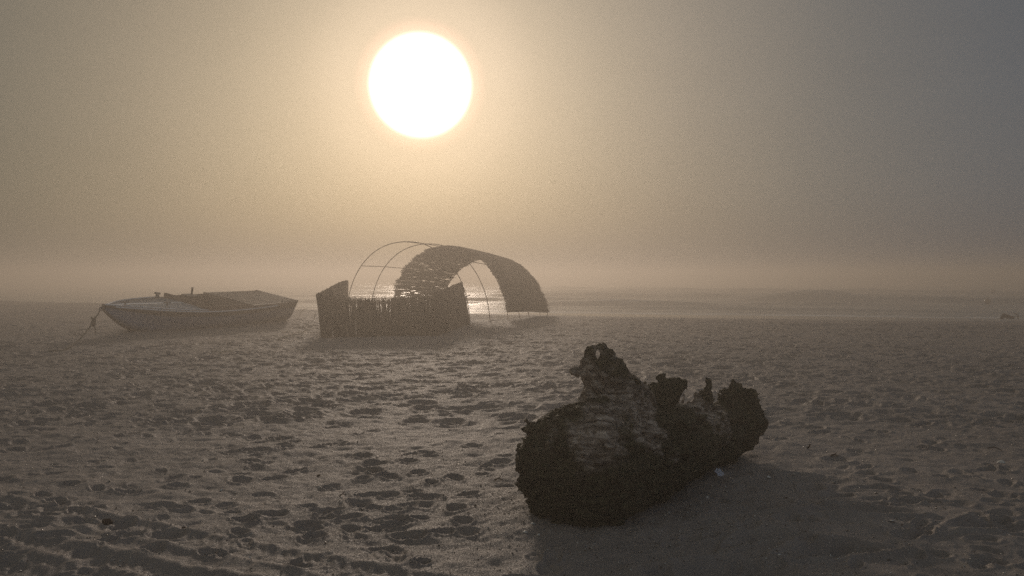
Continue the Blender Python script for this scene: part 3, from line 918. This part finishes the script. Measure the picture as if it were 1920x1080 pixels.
def build_shelter():
    base = Vector((RB[2][0], RB[2][1], 0)) + PERP * WID / 2; base.z = gz(base.x, base.y)
    root = empty('arched_shelter', base, 'tall hooped shelter frame half covered with a curved reed mat, open to the sea', 'shelter')
    for i in range(5):
        m = MB()
        m.tube([hoop_pt(i, a) - base + Vector((0, 0, .0)) for a in np.linspace(0, math.pi, 49)], .015, 6)
        m.build('hoop', M_HOOP, root, True)
    for ph, sa in ((R(52), 1), (R(91), 0), (R(136), 0)):
        m = MB(); m.tube([hoop_pt(s, ph) - base for s in np.linspace(sa, 4, 17)], .013, 6)
        m.build('purlin', M_HOOP, root, True)
    # reed mat: stalks laid along the tunnel
    rr = random.Random(3)
    m = MB()
    n = 560
    slits = []
    for k in range(100):
        c = rr.uniform(2.0, 3.9); slits.append((R(rr.uniform(112, 172)), c, c + rr.uniform(.08, .28), R(rr.uniform(.18, .42))))
    for layer in range(3):
        for k in range(n):
            ph = R(10) + (R(177) - R(10)) * (k + rr.random()) / n
            side_left = ph > R(110)
            if layer == 2 and (side_left or rr.random() < .2): continue
            s0 = 2 - .04 + rr.gauss(0, .05) + .04 * math.sin(ph * 23); s1 = 4 + .02 + rr.gauss(0, .05) + .03 * math.sin(ph * 19)
            if rr.random() < .05: s0 += rr.uniform(-.10, .4)
            if rr.random() < .05: s1 += rr.uniform(-.3, .08)
            if R(4) < ph < R(7): pass
            dph = rr.gauss(0, .006); lift = .022 + .012 * layer + rr.uniform(0, .02)
            # narrow open slits in the landward side
            cuts = [(s0, s1)]
            if side_left:
                for (sp, sa, sb, sw) in slits:
                    if abs(ph - sp) < sw:
                        new = []
                        for (a_, b_) in cuts:
                            if sb <= a_ or sa >= b_: new.append((a_, b_))
                            else: new += [(a_, sa), (sb, b_)]
                        cuts = new
            for (a_, b_) in cuts:
                if b_ - a_ < .08: continue
                ns = 5; pts = []
                for q in range(ns + 1):
                    s = a_ + (b_ - a_) * q / ns
                    p = hoop_pt(s, min(max(ph + dph * (s - 3), .02), math.pi - .02)); cc = hoop_pt(s, R(90)); cc.z = .4
                    out = (p - cc).normalized(); pts.append(p + out * (lift + .006 * math.sin(s * 9 + k)) - base)
                m.tube(pts, rr.uniform(.007, .0105), 4, False)
    m.build('reed_mat', M_REED, root, False)
    # ties that hold the mat down
    for i in (2.45, 3.5):
        t = MB(); t.tube([hoop_pt(i, a) * 1.0 - base + (hoop_pt(i, a) - Vector((hoop_pt(i, R(90)).x, hoop_pt(i, R(90)).y, .4))).normalized() * .07 for a in np.linspace(.05, math.pi - .05, 49)], .012, 5)
        t.build('tie_rod', M_HOOP, root, True)
build_shelter()

def build_windbreak():
    a = Vector((-4.80, 20.0, 0)); b = Vector((-1.95, 20.3, 0))           # front corners
    l = hoop_pt(0, math.pi - .02); r_ = hoop_pt(0, .03)
    l = Vector((l.x, l.y, 0)); r_ = Vector((r_.x, r_.y, 0))
    root = empty('reed_windbreak', ((a + b) / 2 + Vector((0, 0, gz(-3.4, 20.1)))), 'dark ragged enclosure of upright reeds in front of the hooped shelter', 'fence')
    o = root.location
    rr = random.Random(9)
    def panel(p, q, h0, h1, rag, lean, gap, sag=0.0, lean1=0.0):
        m = MB(); Ln = (q - p).length; n = int(Ln / .0125)
        for layer in range(3):
            for k in range(n):
                t = (k + rr.random()) / n
                if rr.random() < gap: continue
                g = p.lerp(q, t); g.z = gz(g.x, g.y) - .05
                h = h0 + (h1 - h0) * t - sag * math.sin(t * math.pi) + .05 * math.sin(t * Ln * 2.1 + layer) * rag * 2
                h *= 1 + rr.gauss(0, rag * .35)
                if rr.random() < rag * .5: h *= rr.uniform(.55, .9)
                dv = Vector((rr.gauss(0, .015), rr.gauss(0, .015) + .02 * layer, 0))
                top = g + Vector(((lean * (1 - t) + lean1 * t) * h + rr.gauss(0, .02), rr.gauss(0, .02), h + .05))
                pts = [g + dv, (g + dv).lerp(top + dv, .5) + Vector((rr.gauss(0, .006), 0, 0)), top + dv]
                m.tube([x - o for x in pts], [.009, .008, rr.uniform(.004, .007)], 4, False)
        return m
    panel(a, b, 1.05, 1.0, .10, -.08, .02, .06).build('front_reed_panel', M_REED, root)
    panel(a, l, 1.10, 1.42, .03, -.12, .0, 0, .02).build('side_reed_panel', M_REED, root)
    panel(b, r_, 1.12, 1.36, .03, .0, .0, 0, -.20).build('side_reed_panel', M_REED, root)
    for (p, h) in ((a, 1.12), (b, 1.16), (a.lerp(b, .33), .98), (a.lerp(b, .67), .95), (a.lerp(l, .5), 1.25), (b.lerp(r_, .5), 1.25)):
        g = Vector((p.x, p.y, gz(p.x, p.y) - .2)) + Vector((.02, .09, 0)); m = MB()
        m.tube([g - o, g + Vector((0, .09, h + .1)) - o], [.035, .028], 7); m.build('stake', M_POST, root, True)
    for (p, q, h0, h1) in ((a, b, .55, .55), (a, l, .7, .95), (b, r_, .7, .95)):
        m = MB(); pts = []
        for i in range(9):
            g = p.lerp(q, i / 8); g.z = gz(g.x, g.y) + h0 + (h1 - h0) * i / 8 + rr.uniform(-.01, .01); g.y -= .04; pts.append(g - o)
        m.tube(pts, .016, 6); m.build('cross_rail', M_POST, root, True)
build_windbreak()

# ------------------------------------------------------------------ small things
def straw(px, py, h, lean, label):
    d = CAMZ * F / (py - HZ)
    x = (px - 960) / F * d; z = surf(x, d)
    m = MB()
    pts = [Vector((0, 0, -.03)), Vector((lean * .25, 0, h * .5)), Vector((lean * .7, .02, h * .85)), Vector((lean * 1.2, .03, h * .92))]
    m.tube(pts, [.010, .009, .008, .004], 5)
    for k in range(2):
        m.tube([pts[1], pts[1] + Vector((lean * .5 * (1 if k else -1), .05, h * .3)), pts[1] + Vector((lean * (1 if k else -.9), .06, h * .12))], [.006, .005, .002], 4)
    o = m.build('dry_reed_stalk', M_STRAW, None, True); o.location = (x, d, z)
    tag(o, label, 'reed stalk', 'loose dry stalks between boat and windbreak')
straw(560, 594, .35, .30, 'pale bent stalk standing just behind the boat stern')
straw(589, 606, .26, .06, 'short upright pale stalk between the stern and the windbreak')
straw(556, 628, .14, -.35, 'pale stalk lying low in front of the boat stern')
straw(563, 633, .22, .20, 'curled pale stalk nearest the camera below the boat stern')
straw(603, 626, .22, .18, 'pale stalk leaning against the left end of the windbreak')
straw(518, 638, .12, .38, 'flat pale stalk on the sand below the boat hull')
straw(408, 664, .07, .25, 'low pale stalk on open sand well in front of the boat')

def on_sand(px, py):
    d = CAMZ * F / (py - HZ); x = (px - 960) / F * d
    for _ in range(3):
        z = surf(x, d); d = (CAMZ - z) * F / (py - HZ); x = (px - 960) / F * d
    return Vector((x, d, surf(x, d)))

def shell_mesh(seed, r):
    q = random.Random(seed); m = MB(); rows = []
    for i in range(5):
        t = i / 4; row = []
        for k in range(9):
            a_ = -1.1 + 2.2 * k / 8; rad = r * t * (1 + .05 * math.cos(k * math.pi))
            row.append(Vector((rad * math.sin(a_), rad * math.cos(a_) - r * .5, r * .42 * (1 - t ** 2) * math.cos(a_ * .8) + .002)))
        rows.append(row)
    m.grid(rows)
    rows2 = [[p - Vector((0, 0, .003)) for p in r_] for r_ in rows][::-1]
    m.grid(rows2)
    return m
SH = [(1443, 890, .028, 'small white shell right of the log beside the litter'), (1880, 868, .035, 'curved white shell far right near the twig'),
      (1565, 907, .018, 'tiny white shell on the flat sand right of the log'), (1738, 937, .020, 'white shell among prints at the right'),
      (1490, 890, .018, 'pale shell bit two steps right of the litter'), (1634, 948, .02, 'thin pale shell left of a round footprint'),
      (1675, 980, .025, 'pale shell fragment on a footprint rim'), (1462, 1050, .03, 'pale broken shell near the bottom edge right of the log'),
      (1327, 935, .02, 'pale shell bit in the shade just below the litter'), (1000, 985, .022, 'pale shell bit left of the log base'),
      (985, 1000, .018, 'small pale shell in front of the left log end'), (598, 915, .022, 'white shell left of the middle footprints'),
      (413, 921, .02, 'white shell among the left footprints'), (1010, 1005, .015, 'pale crumb of shell at the near left of the log')]
for i, (px, py, r_, lb) in enumerate(SH):
    o = shell_mesh(i, r_).build('shell', M_SHELL, None, True)
    o.location = on_sand(px, py) + Vector((0, 0, .002)); o.rotation_euler = (random.uniform(-.3, .3), random.uniform(-.3, .3), random.uniform(0, 6))
    tag(o, lb, 'shell', 'loose shells on the near sand')

def litter():
    m = MB(); rows = []
    for i in range(7):
        rows.append([Vector((-.028 + .009 * i, -.022 + .011 * k, .012 + .010 * math.sin(i * 1.3 + k * .9) + .004 * k)) for k in range(6)])
    m.grid(rows); m.grid([[p - Vector((0, 0, .010)) for p in r] for r in rows][::-1])
    m.box((-.024, -.018, .0), (.022, .024, .011))
    o = m.build('litter_scrap', M_LITTER, None, False); o.location = on_sand(1350, 888); o.rotation_euler = (R(30), R(-14), R(20))
    tag(o, 'crumpled white scrap of litter on sand beside the log root end', 'litter')
litter()
def twig(px, py, pts, r, label, mat=M_DARKBIT, name='twig'):
    m = MB(); n = len(pts); m.tube([Vector(p) for p in pts], [r * (1 - .5 * i / (n - 1)) for i in range(n)], 6)
    m.tube([Vector(pts[1]), Vector(pts[1]) + Vector((.018, .01, .018))], [r * .6, r * .3], 5)
    o = m.build(name, mat, None, True); o.location = on_sand(px, py)
    tag(o, label, 'twig')
twig(1868, 845, [(-.03, .06, .006), (0, .02, .022), (.02, -.025, .018), (.028, -.055, .004)], .005, 'curved grey twig on sand at the far right')
twig(1519, 842, [(-.02, 0, 0), (0, 0, .02), (.003, .005, .040)], .009, 'short dark twig upright in the sand right of the log')
twig(1567, 863, [(-.03, .005, .006), (0, 0, .016), (.03, -.01, .004)], .008, 'stubby dark twig lying right of the upright one')
twig(935, 902, [(-.03, 0, .01), (0, .01, .02), (.03, 0, .008)], .007, 'tiny dark twig left of the log')
twig(640, 932, [(-.02, 0, .0), (0, .01, .014), (.03, 0, .01)], .004, 'thin dark twig among footprints left of centre')
def clod(px, py, r, label, seed):
    q = random.Random(seed); m = MB(); rows = []
    for i in range(7):
        la = -math.pi/2 + math.pi * i / 6
        rows.append([Vector((math.cos(la) * math.cos(2*math.pi*k/10), math.cos(la) * math.sin(2*math.pi*k/10) * .8, math.sin(la) * .6)) * r * (q.uniform(.75, 1.2) if 0 < i < 6 else 1) for k in range(10)])
    m.grid(rows, True)
    o = m.build('clod', M_DARKBIT, None, True); o.location = on_sand(px, py) + Vector((0, 0, r * .25))
    tag(o, label, 'clod')
clod(198, 978, .034, 'dark clod of driftwood bark at the lower left footprints', 1)
clod(597, 894, .016, 'small dark clod on smooth sand left of centre', 2)
clod(342, 992, .012, 'tiny dark clod above the wheel track', 3)
clod(1476, 939, .012, 'tiny dark clod on pale drift right of the log', 4)

# coarse shell grit and crumbs, nobody could count them
def grit():
    n = 16000
    d = 3.7 * np.exp(rng.random(n) * math.log(16 / 3.7)); az = rng.uniform(-.72, .72, n)
    x = d * az; y = d
    # more round the log and at the lower right
    m = 3500
    x[:m] = rng.normal(1.1, .95, m); y[:m] = rng.normal(4.75, .55, m); y[:m] = np.clip(y[:m], 3.7, 6.5)
    rad = np.hypot(x, y); t = np.arctan2(x, y)
    i = np.clip(np.searchsorted(GR_r, rad) - 1, 0, len(GR_r) - 2); j = np.clip(np.searchsorted(GR_th, t) - 1, 0, len(GR_th) - 2)
    z = GR_Z[i, j]
    s = rng.lognormal(math.log(.0042), .42, n) * (1 + .25 * (rad / 5 - 1)).clip(.8, 2)
    s = np.minimum(s, .014)
    base = np.array([[1, 0, 0], [-.5, .8, 0], [-.5, -.8, 0], [0, 0, 1.0], [.1, .1, -.6]])
    a = rng.uniform(0, 6.28, n); ca, sa = np.cos(a), np.sin(a)
    j3 = base[None] * rng.uniform(.5, 1.2, (n, 5, 1))
    vx = j3[..., 0] * ca[:, None] - j3[..., 1] * sa[:, None]; vy = j3[..., 0] * sa[:, None] + j3[..., 1] * ca[:, None]
    v = np.stack([vx * s[:, None] + x[:, None], vy * s[:, None] + y[:, None], j3[..., 2] * s[:, None] * .7 + z[:, None] + s[:, None] * .25], -1).reshape(-1, 3)
    f = np.array([[0, 1, 3], [1, 2, 3], [2, 0, 3], [1, 0, 4], [2, 1, 4], [0, 2, 4]])
    f = (f[None] + (np.arange(n) * 5)[:, None, None]).reshape(-1, 3)
    t_ = NT('mixed shell grit'); v_ = t_.coord('Object')
    c = t_.ramp(t_.noise(v_, 60, 1), [(.40, (.04, .03, .022)), (.47, (.20, .14, .10)), (.52, (.45, .40, .33)), (.65, (.62, .58, .52))])
    mat = t_.fin(c, .35, None, .5)
    o = mesh_obj('shell_grit', v, f, mat, None, False)
    tag(o, 'fine pale shell grit and crumbs strewn over the sand', 'grit', None, 'stuff')
grit()

# buoys on the water, right
def buoy(px, py, d, r, label):
    c = P(px, py, d); c.z += r * .35; m = MB(); rows = []
    for i in range(11):
        la = -math.pi/2 + math.pi * i / 10
        rows.append([Vector((math.cos(la) * math.cos(2*math.pi*k/16), math.cos(la) * math.sin(2*math.pi*k/16), math.sin(la) * .9)) * r for k in range(16)])
    root = empty('marker_buoy', c, label, 'buoy', 'buoys off the beach')
    m.grid(rows, True); m.build('float', M_BUOY, root, True)
    m = MB(); m.tube([(0, 0, r * .85), (0, 0, r * 1.15)], r * .2, 8); m.tube([(r * .16 * math.cos(a_), 0, r * 1.2 + r * .16 * math.sin(a_)) for a_ in np.linspace(0, 6.28, 11)], r * .05, 5); m.build('eye', M_METAL, root, True)
    m = MB(); m.tube([(0, 0, -r*.05), (0, 0, r*.07)], r * 1.005, 16); m.build('band', M_STRAW, root, True)
def wz(x, y): return SEA_Z + float(wave_h(np.array([x]), np.array([y]))[0][0])
def float_d(py, px):
    d = 45.0
    while d < 200 and CAMZ - (py + 3 - HZ) / F * d > wz((px - 960) / F * d, d): d += .2
    return d
buoy(1852, 567, float_d(567, 1852), .26, 'nearer round buoy floating in the hazy water at the right')
buoy(1862, 548, float_d(548, 1862), .30, 'farther faint buoy floating beyond the nearer one')

# snag at the water's edge, right
def snag():
    d = 39.5; p = P(1886, 600, d); p.z = gz(p.x, p.y)
    root = empty('beached_snag', p, 'small dark snag with a hooked branch at the water edge far right', 'driftwood')
    m = MB(); m.tube([(-.25, 0, -.02), (-.05, .05, .16), (.12, 0, .10), (.45, .02, .03)], [.06, .12, .10, .04], 8); m.build('stem', M_DARKBIT, root, True)
    m = MB(); m.tube([(.12, 0, .05), (.30, 0, .12), (.50, 0, .10)], [.03, .03, .02], 6)
    m.tube([(.62, 0, -.03), (.62, 0, .14), (.55, 0, .24), (.36, 0, .27)], [.028, .026, .022, .015], 6); m.build('hooked_branch', M_DARKBIT, root, True)
snag()

# ------------------------------------------------------------------ haze
def haze():
    m = MB(); m.box((-460, -40, -2.9), (460, 460, 3.6))
    t = bpy.data.materials.new('sea haze'); t.use_nodes = True; nt = t.node_tree
    for n in list(nt.nodes): nt.nodes.remove(n)
    pv = nt.nodes.new('ShaderNodeVolumePrincipled'); out = nt.nodes.new('ShaderNodeOutputMaterial')
    pv.inputs['Color'].default_value = (.625, .570, .505, 1)
    pv.inputs['Density'].default_value = .016
    pv.inputs['Anisotropy'].default_value = .62
    nt.links.new(pv.outputs[0], out.inputs['Volume'])
    o = m.build('haze', t); tag(o, kind='stuff')
haze()
